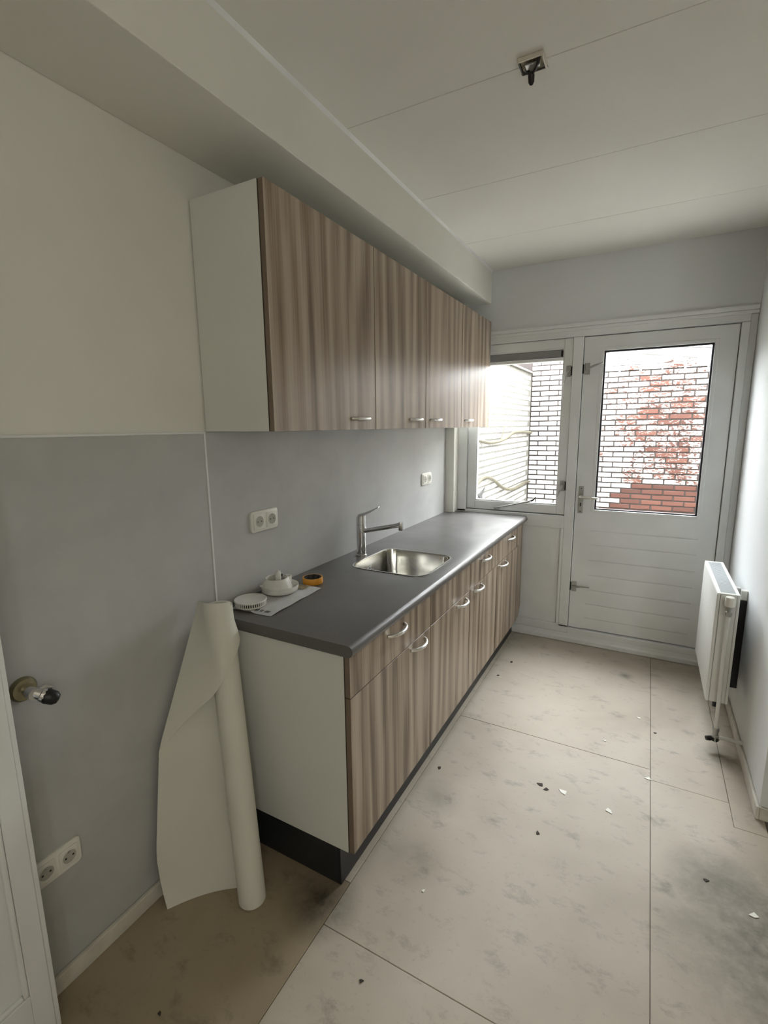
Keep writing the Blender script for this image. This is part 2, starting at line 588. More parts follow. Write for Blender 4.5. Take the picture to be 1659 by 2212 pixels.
wall_right = build('wall_right', box(XR, XR+0.25, YR, L+0.13, -0.1, ZC+0.1, 0.002, 1), M['wall_white'], kind='structure',
                   label='white right wall behind the radiator, ending in an outside corner')
build('wall_return', box(XR+0.25, XB+0.1, YR, YR+0.2, -0.1, ZC+0.1), M['wall'], kind='structure', label='wall turning right at the outside corner')
br = empty('baseboard_right', kind='structure', label='low scuffed skirting under the right wall')
build('skirting', box(XR-0.0115, XR, YR-0.0115, L, 0.0, 0.055, 0.003, 2), M['oldtrim'], br)
build('skirting', box(XR, XB, YR-0.0115, YR, 0.0, 0.055, 0.003, 2), M['oldtrim'], br)
build('wall_side', box(XB, XB+0.12, YB-0.1, YR+0.1, -0.1, ZC+0.1), M['wall'], kind='structure', label='far right wall of the room behind')

# rear wall behind the photographer, with an unseen window added for fill
wb = empty('wall_back', kind='structure', label='rear wall of the room behind, with an added fill window')
WX0, WX1, WZ0, WZ1 = 2.85, 3.35, 1.1, 1.9
build('wall_section', box(-0.1, WX0, YB-0.12, YB, -0.1, ZC+0.1), M['wall'], wb)
build('wall_section', box(WX1, XB+0.1, YB-0.12, YB, -0.1, ZC+0.1), M['wall'], wb)
build('wall_section', box(WX0, WX1, YB-0.12, YB, -0.1, WZ0), M['wall'], wb)
build('wall_section', box(WX0, WX1, YB-0.12, YB, WZ1, ZC+0.1), M['wall'], wb)
w3 = empty('rear_fill_window', kind='structure', label='unseen rear window added behind the photographer for fill light')
for (a, b, c, d) in ((WX0, WX0+0.06, WZ0, WZ1), (WX1-0.06, WX1, WZ0, WZ1), (WX0+0.06, WX1-0.06, WZ0, WZ0+0.06), (WX0+0.06, WX1-0.06, WZ1-0.06, WZ1), (3.02, 3.08, WZ0+0.06, WZ1-0.06)):
    build('window_frame', box(a, b, YB-0.09, YB-0.03, c, d, 0.003, 1), M['trim'], w3)
build('glass_pane', box(WX0+0.06, 3.02, YB-0.063, YB-0.059, WZ0+0.06, WZ1-0.06), M['glass'], w3)
build('glass_pane', box(3.08, WX1-0.06, YB-0.063, YB-0.059, WZ0+0.06, WZ1-0.06), M['glass'], w3)

# unseen globe added in the room behind to give warm fill
rfill = empty('fill_light_globe', (2.3, -1.9, ZC), label='unseen glowing globe added behind the photographer for warm fill', cat='lamp')
build('fill_rose', lathe([(0, 0), (0.05, 0), (0.045, -0.02), (0, -0.022)], 20, (2.3, -1.9, ZC-0.001)), M['white_plastic'], rfill, smooth=True)
build('fill_cord', tube([(2.3, -1.9, ZC-0.02), (2.3, -1.9, 2.0)], 0.004, 8), M['black'], rfill)
build('fill_globe', lathe([(0.15*math.sin(math.pi*k/16), -0.15*math.cos(math.pi*k/16)) for k in range(17)], 32, (2.3, -1.9, 1.85)), M['fill_glow'], rfill, smooth=True)

# window wall: plaster above the joinery
wf = build('wall_far', box(0.0, XR+0.1, L, L+0.13, 2.150, ZC+0.1), M['wall_white'], kind='structure', label='pale wall strip above the window and the glazed door')

# ------------------------------------------------------------------ joinery of the window wall
fr = empty('trim_1', (0, L, 0), kind='structure', label='white painted timber frame round the window and the garden door')
T = M['trim']
def jo(name, x0, x1, z0, z1, y0=L, y1=L+0.10, b=0.004, mat=None, parent=fr):
    return build(name, box(x0, x1, y0, y1, z0, z1, b, 2), mat or T, parent)
jo('jamb', 0.071, 0.140, 0.88, 2.072)
jo('head_rail', 0.071, 1.768, 2.072, 2.118)
jo('head_moulding', 0.060, 1.802, 2.112, 2.132, L-0.006, L+0.05, 0.004)
jo('head_moulding', 0.060, 1.802, 2.132, 2.157, L-0.016, L+0.05, 0.006)
jo('mullion', 0.845, 0.907, 0.10, 2.072)
jo('jamb', 1.728, 1.768, 0.0, 2.0715)
jo('jamb_moulding', 1.768, 1.802, 0.0, 2.112, L+0.012, L+0.10, 0.003)
jo('window_rail', 0.071, 0.845, 0.812, 0.900)
jo('panel_stile', 0.826, 0.845, 0.117, 0.812)
jo('lower_panel', 0.0, 0.826, 0.117, 0.812, L+0.014, L+0.06, 0.002)
jo('bottom_rail', 0.0, 0.907, 0.060, 0.117)
jo('threshold', 0.907, 1.728, 0.020, 0.100, L-0.004, L+0.10)
build('floor_bead', prism([(L-0.022, 0.004), (L+0.01, 0.004), (L+0.01, 0.060), (L-0.004, 0.060), (L-0.010, 0.040), (L-0.020, 0.028)], 'x', 0.0, 1.79), T, fr)

# window
win = empty('window_1', (0.13, L+0.02, 0.905), kind='structure', label='white outward window over the worktop with a grey vent strip')
SY0, SY1 = L+0.016, L+0.066
jo('sash_stile', 0.142, 0.205, 0.905, 2.070, SY0, SY1, 0.004, parent=win)
jo('sash_stile', 0.790, 0.843, 0.905, 2.070, SY0, SY1, 0.004, parent=win)
jo('sash_rail', 0.205, 0.790, 0.905, 0.968, SY0, SY1, 0.004, parent=win)
jo('sash_rail', 0.205, 0.790, 2.012, 2.070, SY0, SY1, 0.004, parent=win)
for (a, b, c, d) in ((0.205, 0.213, 0.968, 2.012), (0.782, 0.790, 0.968, 2.012), (0.213, 0.782, 0.968, 0.976), (0.213, 0.782, 2.004, 2.012)):
    jo('glazing_bead', a, b, c, d, SY0+0.006, SY1-0.01, 0.001, parent=win)
build('glass_pane', box(0.211, 0.784, SY0+0.030, SY0+0.034, 0.974, 1.938), M['glass'], win)
vent = build('vent_strip', box(0.213, 0.782, SY0+0.010, SY0+0.05, 1.955, 2.004, 0.004, 2), M['grey_vent'], win, label='dark grey ventilation strip')
build('vent_end_cap', box(0.768, 0.782, SY0+0.004, SY0+0.05, 1.958, 1.998, 0.002, 1), M['black'], vent)
build('vent_lip', box(0.213, 0.782, SY0+0.006, SY0+0.05, 1.934, 1.952, 0.002, 1), M['trim'], vent)


def latch(parent, px, pz, tx, tz, y, recv, mat='greyhw'):
    p = build('latch_plate', box(px-0.015, px+0.015, y-0.006, y, pz-0.036, pz+0.036, 0.002, 1), M[mat], parent, label='grey latch plate')
    build('latch_pivot', lathe([(0, -0.014), (0.010, -0.014), (0.011, 0.0), (0, 0.0)], 12, (px, y-0.006, pz), 'y'), M[mat], p, smooth=True)
    build('latch_lever', tube([(px, y-0.016, pz), ((px+tx)/2, y-0.022, (pz+tz)/2+0.002), (tx, y-0.024, tz)], [0.0075, 0.006, 0.004], 8), M[mat], p, smooth=True)
    build('latch_keep', box(recv-0.005, recv+0.005, y-0.010, y, pz-0.030, pz+0.030, 0.003, 1), M['black'], p)


latch(win, 0.822, 1.862, 0.798, 1.785, SY0, 0.8425)
latch(win, 0.822, 1.105, 0.792, 1.030, SY0, 0.8425)
st = build('stay_bar', tube([(0.375, SY0-0.020, 0.925), (0.45, SY0-0.024, 0.944), (0.598, SY0-0.026, 0.984), (0.628, SY0-0.026, 0.996), (0.652, SY0-0.028, 1.018)], [0.0065, 0.006, 0.0065, 0.006, 0.003], 8), M['greyhw'], win, smooth=True, label='grey window stay')
build('stay_bracket', box(0.352, 0.394, SY0-0.016, SY0, 0.911, 0.931, 0.003, 1), M['greyhw'], st)
build('stay_hook', tube([(0.620, SY0-0.026, 0.990), (0.636, SY0-0.030, 1.000), (0.655, SY0-0.030, 1.021)], [0.006, 0.006, 0.003], 8), M['black'], st, smooth=True)

# garden door
door = empty('door_1', (0.911, L+0.018, 0.104), kind='structure', label='white glazed garden door with grooved lower panel')
DY0, DY1 = L+0.018, L+0.066
DT = T
jo('door_stile', 0.911, 1.016, 0.106, 2.067, DY0, DY1, 0.0, parent=door)
jo('door_stile', 1.628, 1.724, 0.106, 2.067, DY0, DY1, 0.0, parent=door)
jo('door_rail', 1.016, 1.628, 1.990, 2.067, DY0, DY1, 0.0, parent=door)
jo('door_rail', 1.016, 1.628, 0.813+0.004, 0.940, DY0, DY1, 0.0, parent=door)
jo('panel_back', 1.016, 1.628, 0.106, 0.817, DY0+0.005, DY1-0.003, 0.0, parent=door)
gz = [0.813, 0.714, 0.606, 0.500, 0.394, 0.292, 0.190, 0.106]
for a, b in zip(gz, gz[1:]):
    jo('panel_board', 1.016, 1.628, b+0.004, a-0.004, DY0, DY0+0.0055, 0.0, parent=door)
for (a, b, c, d) in ((1.010, 1.030, 0.934, 1.996), (1.612, 1.632, 0.934, 1.996), (1.030, 1.612, 0.934, 0.954), (1.030, 1.612, 1.976, 1.996)):
    jo('glazing_bead', a, b, c, d, DY0-0.004, DY0+0.02, 0.002, parent=door)
for (a, b, c, d) in ((1.030, 1.040, 0.954, 1.976), (1.602, 1.612, 0.954, 1.976), (1.040, 1.602, 0.954, 0.962), (1.040, 1.602, 1.966, 1.976)):
    jo('gasket', a, b, c, d, DY0+0.008, DY0+0.03, 0.0, M['gasket'], door)
build('glass_pane', box(1.034, 1.608, DY0+0.020, DY0+0.024, 0.958, 1.972), M['glass'], door)
jo('door_stop', 0.896, 0.925, 0.100, 2.074, DY1+0.0005, L+0.10, 0.0)
jo('door_stop', 1.710, 1.735, 0.100, 2.074, DY1+0.0005, L+0.10, 0.0)
jo('door_stop', 0.925, 1.710, 2.052, 2.074, DY1+0.0005, L+0.10, 0.0)
jo('door_stop', 0.925, 1.710, 0.095, 0.120, DY1+0.0005, L+0.10, 0.0)
jo('window_stop', 0.132, 0.155, 0.898, 2.074, SY1+0.0005, L+0.10, 0.0)
jo('window_stop', 0.830, 0.850, 0.898, 2.074, SY1+0.0005, L+0.10, 0.0)
jo('window_stop', 0.155, 0.830, 2.055, 2.074, SY1+0.0005, L+0.10, 0.0)
jo('window_stop', 0.155, 0.830, 0.896, 0.918, SY1+0.0005, L+0.10, 0.0)
latch(door, 0.936, 1.870, 1.030, 1.902, DY0, 0.9105)
latch(door, 0.934, 0.405, 1.034, 0.416, DY0, 0.9105)
hp = build('handle_plate', box(0.928, 0.960, DY0-0.006, DY0, 0.925, 1.108, 0.003, 2), M['greyhw'], door, label='long grey backplate')
build('lever_handle', tube([(0.944, DY0-0.004, 1.040), (0.944, DY0-0.040, 1.040), (0.952, DY0-0.050, 1.040), (1.00, DY0-0.050, 1.038), (1.052, DY0-0.048, 1.036)], [0.010, 0.010, 0.0105, 0.009, 0.007], 10), M['handle'], hp, smooth=True)
build('keyhole', box(0.940, 0.948, DY0-0.0068, DY0-0.005, 0.972, 0.996, 0.001, 1), M['black'], hp)
for z in (0.937, 1.094):
    build('screw', lathe([(0, -0.002), (0.004, -0.001), (0.004, 0.0), (0, 0)], 8, (0.944, DY0-0.006, z), 'y'), M['dark_hole'], hp)

# open door leaf at the left edge of the view
d2 = empty('door_2', (0.10, -0.66, 0.0), kind='structure', label='white panelled door leaf standing open at the left edge')
YE, XF = -0.658, 0.108
def leaf(name, y0, y1, z0, z1, x0=XF-0.036, x1=XF, b=0.002):
    return build(name, box(x0, x1, y0, y1, z0, z1, b, 2), M['trim'], d2)
leaf('stile', YE-0.055, YE-0.012, 0.012, 2.05)
leaf('edge_strip', YE-0.0115, YE, 0.012, 2.05, XF-0.040, XF-0.003)
leaf('stile', YE-0.78, YE-0.725, 0.012, 2.05)
for (z0, z1) in ((0.012, 0.17), (0.65, 0.80), (1.95, 2.05)):
    leaf('rail', YE-0.725, YE-0.055, z0, z1)
for (z0, z1) in ((0.17, 0.65), (0.80, 1.95)):
    leaf('panel', YE-0.725, YE-0.055, z0, z1, XF-0.028, XF-0.012, 0.0)
    leaf('panel_moulding', YE-0.067, YE-0.055, z0, z1, XF-0.014, XF-0.002, 0.004)
    leaf('panel_moulding', YE-0.725, YE-0.067, z1-0.012, z1, XF-0.014, XF-0.002, 0.004)
    leaf('panel_moulding', YE-0.725, YE-0.067, z0, z0+0.012, XF-0.014, XF-0.002, 0.004)

# ------------------------------------------------------------------ kitchen base units
FX = 0.580       # face of the fronts
HP = 0.1476      # plinth height
ZD = 0.6985      # joint between drawers and doors
ZT = 0.838
UY = [0.003, 0.6235, 1.1293, 1.6289, 2.1937]
W = M['wood']


def bow_handle(parent, x, yc, z, span=0.128, out=0.030):
    pts = []
    n = 14
    for i in range(n+1):
        t = i/n
        a = math.sin(math.pi*t)
        pts.append((x + out*(a**0.62), yc - span/2 + span*t, z))
    rs = [0.0064 + 0.0008*math.sin(math.pi*i/n) for i in range(n+1)]
    return build('handle', tube(pts, rs, 10), M['handle'], parent, smooth=True, label='satin metal bow handle')


def front(parent, name, x1, y0, y1, z0, z1, th=0.019):
    f_ = build(name, box(x1-th, x1, y0+0.0025, y1-0.0025, z0, z1, 0.0008, 1), W, parent)
    f_.data.materials.append(M['wood_edge'])
    for p in f_.data.polygons:
        if abs(p.normal.x) < 0.5: p.material_index = 1
    return f_


def edge(o):  # colours the front faces with the painted gap shade
    o.data.materials.append(M['gap_shade'])
    for p in o.data.polygons:
        if p.normal.x > 0.5: p.material_index = 1
    return o


base_labels = ['wood-fronted base cabinet at the near end with white side panel',
               'sink base cabinet whose drawer front has no handle',
               'base cabinet between the sink unit and the last drawer unit, handle at left of door',
               'farthest base cabinet, closest to the window wall']
for i in range(4):
    y0, y1 = UY[i], UY[i+1]
    c = empty('base_cabinet', (FX, y0, HP), label=base_labels[i], cat='cabinet', group='kitchen base cabinets')
    edge(build('carcass_side', box(0.012, FX-0.0195, y0, y0+0.016, HP, 0.840, 0.001, 1), M['cabinet_white'], c, label='white side panel'))
    edge(build('carcass_side', box(0.012, FX-0.0195, y1-0.0165, y1-0.0005, HP, 0.840, 0.001, 1), M['cabinet_white'], c))
    build('carcass_bottom', box(0.012, FX-0.0195, y0+0.016, y1-0.0165, HP, HP+0.016), M['cabinet_white'], c)
    build('carcass_back', box(0.012, 0.018, y0+0.016, y1-0.0165, HP+0.016, 0.66), M['cabinet_white'], c)
    dr = front(c, 'drawer_front', FX, y0, y1, ZD+0.0016, ZT)
    do = front(c, 'door', FX, y0, y1, HP+0.001, ZD-0.0016)
    if i != 1: bow_handle(dr, FX, (y0+y1)/2, 0.805)
    bow_handle(do, FX, (y1-0.125) if i < 2 else (y0+0.125), 0.672)

fil = build('filler_panel', prism([(2.1952, HP+0.001), (2.255, HP+0.001), (2.302, 0.215), (2.302, ZT), (2.1952, ZT)], 'x', FX-0.022, FX-0.004, 0.001), W,
            label='narrow wooden filler strip closing the gap to the window wall', cat='panel')
pl = empty('plinth', (0.52, 0.01, 0.0), label='black recessed plinth under the base cabinets', cat='plinth')
build('plinth_front', box(0.507, 0.5235, 0.008, 2.300, 0.001, HP-0.001, 0.001, 1), M['black_plinth'], pl)
build('plinth_end', box(0.012, 0.507, 0.008, 0.024, 0.001, HP-0.001, 0.001, 1), M['black_plinth'], pl)

# worktop with a cut-out for the sink
SKX, SKY, SKW, SKH, SKR = 0.327, 0.882, 0.372, 0.385, 0.062
prof = [(0.006, 0.841), (0.586, 0.841)]
for k in range(9):
    a = math.radians(-90 + 180*k/8)
    prof.append((0.582 + 0.018*math.cos(a), 0.860 + 0.019*math.sin(a)))
prof += [(0.006, 0.879)]
wt = build('worktop', prism(prof, 'y', -0.008, L-0.001), M['worktop'], label='long dark grey laminate worktop with rounded front edge', cat='worktop')
cut = bpy.data.objects.new('cutter', bpy.data.meshes.new('cutter'))
COL.objects.link(cut)
_b = prism(rrect(SKX, SKY, SKW, SKH, SKR, 8), 'z', 0.80, 0.95)
bmesh.ops.recalc_face_normals(_b, faces=_b.faces[:])
_b.to_mesh(cut.data); _b.free()
md = wt.modifiers.new('cut', 'BOOLEAN'); md.object = cut; md.operation = 'DIFFERENCE'; md.solver = 'EXACT'
bpy.context.view_layer.update()
_me = bpy.data.meshes.new_from_object(wt.evaluated_get(bpy.context.evaluated_depsgraph_get()))
wt.modifiers.clear(); wt.data = _me
for p in _me.polygons: p.use_smooth = True
_me.set_sharp_from_angle(angle=math.radians(30))
bpy.data.objects.remove(cut)

# sink
sk = empty('sink', (SKX, SKY, 0.72), label='square stainless steel sink bowl set into the worktop', cat='sink')
def ring(dw, z, r=None):
    return [(x, y, z) for x, y in rrect(SKX, SKY, SKW+dw, SKH+dw, (SKR if r is None else r)+dw/2, 8)]
build('bowl', loft([ring(0.012, 0.8795), ring(0.012, 0.8815), ring(0.004, 0.8822), ring(-0.006, 0.8805), ring(-0.010, 0.874), ring(-0.020, 0.75), ring(-0.030, 0.728), ring(-0.055, 0.714), ring(-0.10, 0.709)], cap1=True), M['steel'], sk, smooth=True)
build('drain', lathe([(0.045, 0.7095), (0.045, 0.7125), (0.036, 0.713), (0.030, 0.708), (0.012, 0.7075), (0.010, 0.7115), (0, 0.7115)], 24, (SKX, SKY, 0)), M['chrome'], sk, smooth=True)
build('drain_hole', lathe([(0.028, 0.7093), (0.014, 0.7095)], 20, (SKX, SKY, 0)), M['black'], sk)
for r_ in range(4):
    for c_ in range(2):
        z = 0.828 - r_*0.0105
        x0 = SKX - SKW/2 + 0.0072 + (0.85-z)*0.06
        build('overflow_slot', box(x0-0.002, x0+0.0022, 0.840+c_*0.024-r_*0.001, 0.860+c_*0.024-r_*0.001, z-0.0026, z+0.0026, 0.001, 1), M['black'], sk)

# tap
tp = empty('kitchen_tap', (0.087, 0.892, H), label='chrome single-lever kitchen tap behind the sink', cat='tap')
TX, TY = 0.087, 0.892
build('tap_body', lathe([(0, 0.0), (0.027, 0.0), (0.027, 0.004), (0.0235, 0.007), (0.0235, 0.118), (0.0225, 0.1185), (0.0225, 0.1205), (0.0235, 0.121), (0.0235, 0.158), (0.0225, 0.1585), (0.0225, 0.160), (0, 0.160)], 32, (TX, TY, H+0.0005)), M['chrome'], tp, smooth=True)
hd = build('lever_head', loft([[(TX+0.0238*math.cos(a)+s, TY+0.0238*math.sin(a), H+z+k*math.cos(a)) for a in [2*math.pi*i/28 for i in range(28)]] for (z, k, s) in ((0.161, 0.0, 0), (0.186, 0.003, 0.0), (0.200, 0.006, 0.001))], True, True), M['chrome'], tp, smooth=True)
lv = bmesh.new()
lvp = [(TX-0.012, 0.200), (TX+0.018, 0.210), (TX+0.060, 0.230), (TX+0.104, 0.254)]
secs = []
for i, (x, z) in enumerate(lvp):
    w_ = [0.016, 0.015, 0.011, 0.008][i]; h_ = [0.011, 0.009, 0.0065, 0.0045][i]
    secs.append([(x+h_*0.4*s2, TY+w_*s1, H+z+h_*s2) for s1, s2 in ((-1, -1), (1, -1), (1, 1), (-1, 1))])
lb = loft(secs, True, True)
bmesh.ops.bevel(lb, geom=lb.edges[:], offset=0.0018, segments=2, affect='EDGES')
build('lever', lb, M['chrome'], hd, smooth=True)
sp = build('spout', tube([(TX+0.015, TY, H+0.128), (TX+0.08, TY, H+0.142), (TX+0.16, TY, H+0.161), (TX+0.222, TY, H+0.176)], [0.0125, 0.0115, 0.011, 0.0115], 14), M['chrome'], tp, smooth=True)
build('spout_tip', lathe([(0, -0.030), (0.0105, -0.030), (0.012, -0.026), (0.0125, 0.0), (0.011, 0.010), (0, 0.012)], 20, (TX+0.222, TY, H+0.179)), M['chrome'], sp, smooth=True)

# ------------------------------------------------------------------ wall cabinets
UXF, Z0, Z1 = 0.3048, 1.5067, 2.2185
U = [0.0354, 0.6725, 1.1937, 1.7283, 2.3087]


def wall_cab(y0, y1, label, doors, yend=None):
    c = empty('wall_cabinet', (UXF, y0, Z0), label=label, cat='cabinet', group='kitchen wall cabinets')
    ye = yend or y1
    edge(build('carcass_side', box(0.0065, UXF-0.0195, y0, y0+0.016, Z0, Z1, 0.001, 1), M['cabinet_white'], c, label='white side panel'))
    edge(build('carcass_side', box(0.0065, UXF-0.0195, ye-0.0165, ye-0.0005, Z0, Z1, 0.001, 1), M['cabinet_white'], c))
    build('carcass_bottom', box(0.0065, UXF-0.0195, y0+0.016, ye-0.0165, Z0, Z0+0.016), M['cabinet_white'], c)
    build('carcass_top', box(0.0065, UXF-0.0195, y0+0.016, ye-0.0165, Z1-0.016, Z1), M['cabinet_white'], c)
    for (a, b, hy) in doors:
        d_ = front(c, 'door', UXF, a, b, Z0, Z1)
        bow_handle(d_, UXF, hy, 1.5495, 0.128, 0.028)


wall_cab(U[0], U[1], 'wide single-door wall cabinet at the near end, showing its white side', [(U[0], U[1], U[1]-0.125)])
wall_cab(U[1], U[3], 'double-door wall cabinet in the middle of the row', [(U[1], U[2], U[2]-0.125), (U[2], U[3], U[2]+0.125)])
wall_cab(U[3], U[4], 'single-door wall cabinet at the far end beside the window', [(U[3], U[4], U[3]+0.125)], 2.240)

# ------------------------------------------------------------------ sockets


def double_socket(yc, zc, w, h, label, x0=0.006):
    s = empty('wall_socket', (x0, yc, zc), label=label, cat='socket', group='double wall sockets')
    fb = loft([[(x0+d, p[0], p[1]) for p in rrect(yc, zc, w-i*2, h-i*2, 0.012, 4)] for d, i in ((0, 0), (0.007, 0), (0.010, 0.003))], True, True)
    build('socket_frame', fb, M['white_plastic'], s, smooth=True)
    for k in (-1, 1):
        cy = yc + k*(w*0.232)
        iw = min(w*0.40, h*0.72)
        ins = build('socket_insert', loft([[(x0+d, p[0], p[1]) for p in rrect(cy, zc, iw-i*2, iw*1.04-i*2, 0.006, 3)] for d, i in ((0.009, 0), (0.012, 0), (0.0128, 0.0012))], True, True), M['white_plastic'], s, smooth=True)
        build('socket_rim', lathe([(iw*0.40, 0.0), (iw*0.40, 0.0014), (iw*0.36, 0.0016), (iw*0.35, 0.0004)], 24, (x0+0.0125, cy, zc), 'x'), M['white_plastic'], ins, smooth=True)
        build('socket_well', lathe([(0, 0), (iw*0.355, 0.0), (iw*0.355, 0.0006), (0, 0.0006)], 24, (x0+0.0127, cy, zc), 'x'), M['socket_recess'], ins)
        for j in (-1, 1):
            build('pin_hole', lathe([(0, 0), (0.0028, 0), (0.0028, 0.0004), (0, 0.0004)], 10, (x0+0.0134, cy+j*0.0095, zc), 'x'), M['black'], ins)
        build('earth_clip', box(x0+0.0132, x0+0.0148, cy-0.003, cy+0.003, zc+iw*0.25, zc+iw*0.34, 0.0005, 1), M['greyhw'], ins)


double_socket(0.288, 1.160, 0.152, 0.082, 'white double socket on the grey panel above the newspaper')
double_socket(1.880, 1.165, 0.158, 0.080, 'far white double socket under the wall cabinets near the window')
double_socket(-0.578, 0.374, 0.125, 0.078, 'low white double socket beside the open door leaf')

# ------------------------------------------------------------------ water valve on the left wall
wv = empty('water_valve', (0.006, -0.59, 0.886), label='wall stop valve with brass rosette and black knob', cat='valve')
VC = (0.006, -0.592, 0.888)
build('rosette', lathe([(0, 0), (0.031, 0), (0.031, 0.004), (0.026, 0.011), (0.014, 0.014), (0, 0.014)], 28, VC, 'x'), M['brass'], wv, smooth=True)
build('valve_stem', lathe([(0, 0.012), (0.011, 0.012), (0.011, 0.030), (0.014, 0.032), (0.014, 0.056), (0, 0.056)], 20, VC, 'x'), M['chrome'], wv, smooth=True)
kd = Vector((0.62, 0.62, -0.45)).normalized()
kc = Vector(VC) + Vector((0.046, 0.004, 0))
vb = build('valve_body', lathe([(0, -0.004), (0.013, -0.004), (0.014, 0.014), (0.017, 0.016), (0.017, 0.026), (0, 0.026)], 20, tuple(kc), tuple(kd)), M['chrome'], wv, smooth=True)
build('valve_knob', lathe([(0, 0.022), (0.017, 0.022), (0.019, 0.028), (0.017, 0.046), (0.011, 0.054), (0, 0.056)], 10, tuple(kc), tuple(kd)), M['black'], vb, smooth=True)
build('outlet_nozzle', tube([tuple(kc), tuple(kc+Vector((0.004, 0.022, 0.006))), tuple(kc+Vector((0.008, 0.036, 0.000)))], [0.008, 0.008, 0.0055], 12), M['chrome'], vb, smooth=True)

# ------------------------------------------------------------------ ceiling junction box
jb = empty('junction_box', (0.945, 0.487, ZC), label='open ceiling lamp point with bare wires and black connector', cat='electrical box')
JX0, JX1, JY0, JY1 = 0.909, 0.981, 0.452, 0.524
build('box_base', box(JX0+0.003, JX1-0.003, JY0+0.003, JY1-0.003, ZC-0.0035, ZC-0.0005), M['plaster_rough'], jb)
for i, (a, b, c, d, z) in enumerate(((JX0, JX1, JY0, JY0+0.005, 0.012), (JX0, JX1, JY1-0.006, JY1, 0.006), (JX0, JX0+0.005, JY0+0.005, JY1-0.006, 0.010), (JX1-0.005, JX1, JY0+0.005, JY1-0.006, 0.013))):
    build('box_rim', box(a, b, c, d, ZC-z, ZC-0.0004, 0.001, 1), M['dark_hole'] if i in (1, 2) else M['oldtrim'], jb)
build('metal_bracket', box(0.926, 0.966, 0.470, 0.494, ZC-0.014, ZC-0.010, 0.001, 1), M['greyhw'], jb)
build('bracket_foot', box(0.929, 0.937, 0.474, 0.490, ZC-0.0105, ZC-0.003), M['greyhw'], jb)
build('bracket_foot', box(0.955, 0.963, 0.474, 0.490, ZC-0.0105, ZC-0.003), M['greyhw'], jb)
wr = build('wire', tube([(0.968, 0.462, ZC-0.004), (0.964, 0.470, ZC-0.018), (0.952, 0.488, ZC-0.022), (0.942, 0.500, ZC-0.020)], 0.0045, 8), M['black'], jb, smooth=True)
build('wire', tube([(0.924, 0.500, ZC-0.004), (0.930, 0.500, ZC-0.014), (0.936, 0.502, ZC-0.020)], 0.0045, 8), M['black'], jb, smooth=True)
build('connector', lathe([(0, 0.0), (0.0085, 0.002), (0.0095, 0.012), (0.0085, 0.026), (0.004, 0.033), (0, 0.034)], 14, (0.938, 0.502, ZC-0.012), (-0.05, 0.45, -1)), M['black'], jb, smooth=True)
build('plaster_chip', prism([(0.905, 0.520), (0.930, 0.532), (0.926, 0.521), (0.912, 0.505)], 'z', ZC-0.004, ZC-0.0004), M['dark_hole'], jb)

# ------------------------------------------------------------------ radiator
rd = empty('radiator', (1.69, 1.735, 0.22), label='white double-panel radiator with top grille on the right wall', cat='radiator')
RX0, RX1, RY0, RY1, RZ0, RZ1 = 1.645, 1.733, 1.437, 2.040, 0.222, 0.757
build('front_panel', box(RX0, RX0+0.014, RY0+0.002, RY1-0.002, RZ0, RZ1-0.004, 0.005, 3), M['radiator'], rd, smooth=True)
build('back_panel', box(RX1-0.012, RX1, RY0+0.002, RY1-0.002, RZ0, RZ1-0.004, 0.004, 2), M['radiator'], rd, smooth=True)
build('side_cover', box(RX0+0.0145, RX1-0.0125, RY0, RY0+0.004, RZ0+0.004, RZ1-0.006, 0.001, 1), M['radiator'], rd)
build('side_cover', box(RX0+0.0145, RX1-0.0125, RY1-0.004, RY1, RZ0+0.004, RZ1-0.006, 0.001, 1), M['radiator'], rd)
gr = build('top_grille', box(RX0+0.016, RX1-0.014, RY0+0.020, RY1-0.020, RZ1-0.012, RZ1-0.008), M['rad_grille'], rd)
for (a, b, c, d) in ((RX0+0.001, RX0+0.016, RY0, RY1), (RX1-0.014, RX1-0.001, RY0, RY1), (RX0+0.016, RX1-0.014, RY0, RY0+0.020), (RX0+0.016, RX1-0.014, RY1-0.020, RY1)):
    build('grille_frame', box(a, b, c, d, RZ1-0.006, RZ1, 0.002, 2), M['radiator'], gr)
sl = bmesh.new()
for i in range(44):
    y = RY0+0.024 + i*(RY1-RY0-0.048)/43
    box(RX0+0.016, RX1-0.014, y-0.0035, y+0.0035, RZ1-0.0085, RZ1-0.002, bm=sl)
build('grille_slats', sl, M['rad_grille'], gr, kind='stuff')
cf = bmesh.new()
for i in range(36):
    y = RY0+0.025 + i*(RY1-RY0-0.05)/35
    box(RX0+0.0145, RX1-0.0125, y-0.002, y+0.002, RZ0+0.03, RZ1-0.03, bm=cf)
build('convector_fins', cf, M['radiator'], rd, kind='stuff')
build('wall_bracket', box(1.770, XR, 1.700, 1.730, 0.19, 0.655, 0.002, 1), M['black'], rd)
build('bracket_clip', box(1.776, XR, 1.702, 1.728, 0.655, 0.705, 0.003, 1), M['white_plastic'], rd)
build('wall_bracket', box(1.7335, XR, 1.90, 1.93, 0.25, 0.66, 0.002, 1), M['radiator'], rd)
PX, PY = 1.694, 1.410
vh = build('valve_head', lathe([(0, -0.006), (0.019, -0.006), (0.0205, 0.004), (0.0195, 0.030), (0.016, 0.036), (0, 0.036)], 20, (PX-0.002, PY, 0.716)), M['white_plastic'], rd, smooth=True)
build('valve_body', lathe([(0, -0.050), (0.010, -0.050), (0.0135, -0.044), (0.0135, -0.030), (0.010, -0.027), (0.010, -0.020), (0.0135, -0.018), (0.0135, -0.004), (0, -0.004)], 14, (PX-0.002, PY, 0.712)), M['greyhw'], vh, smooth=True)
build('valve_tail', tube([(PX-0.002, PY, 0.695), (PX-0.002, RY0, 0.695)], 0.0085, 12), M['greyhw'], vh, smooth=True)
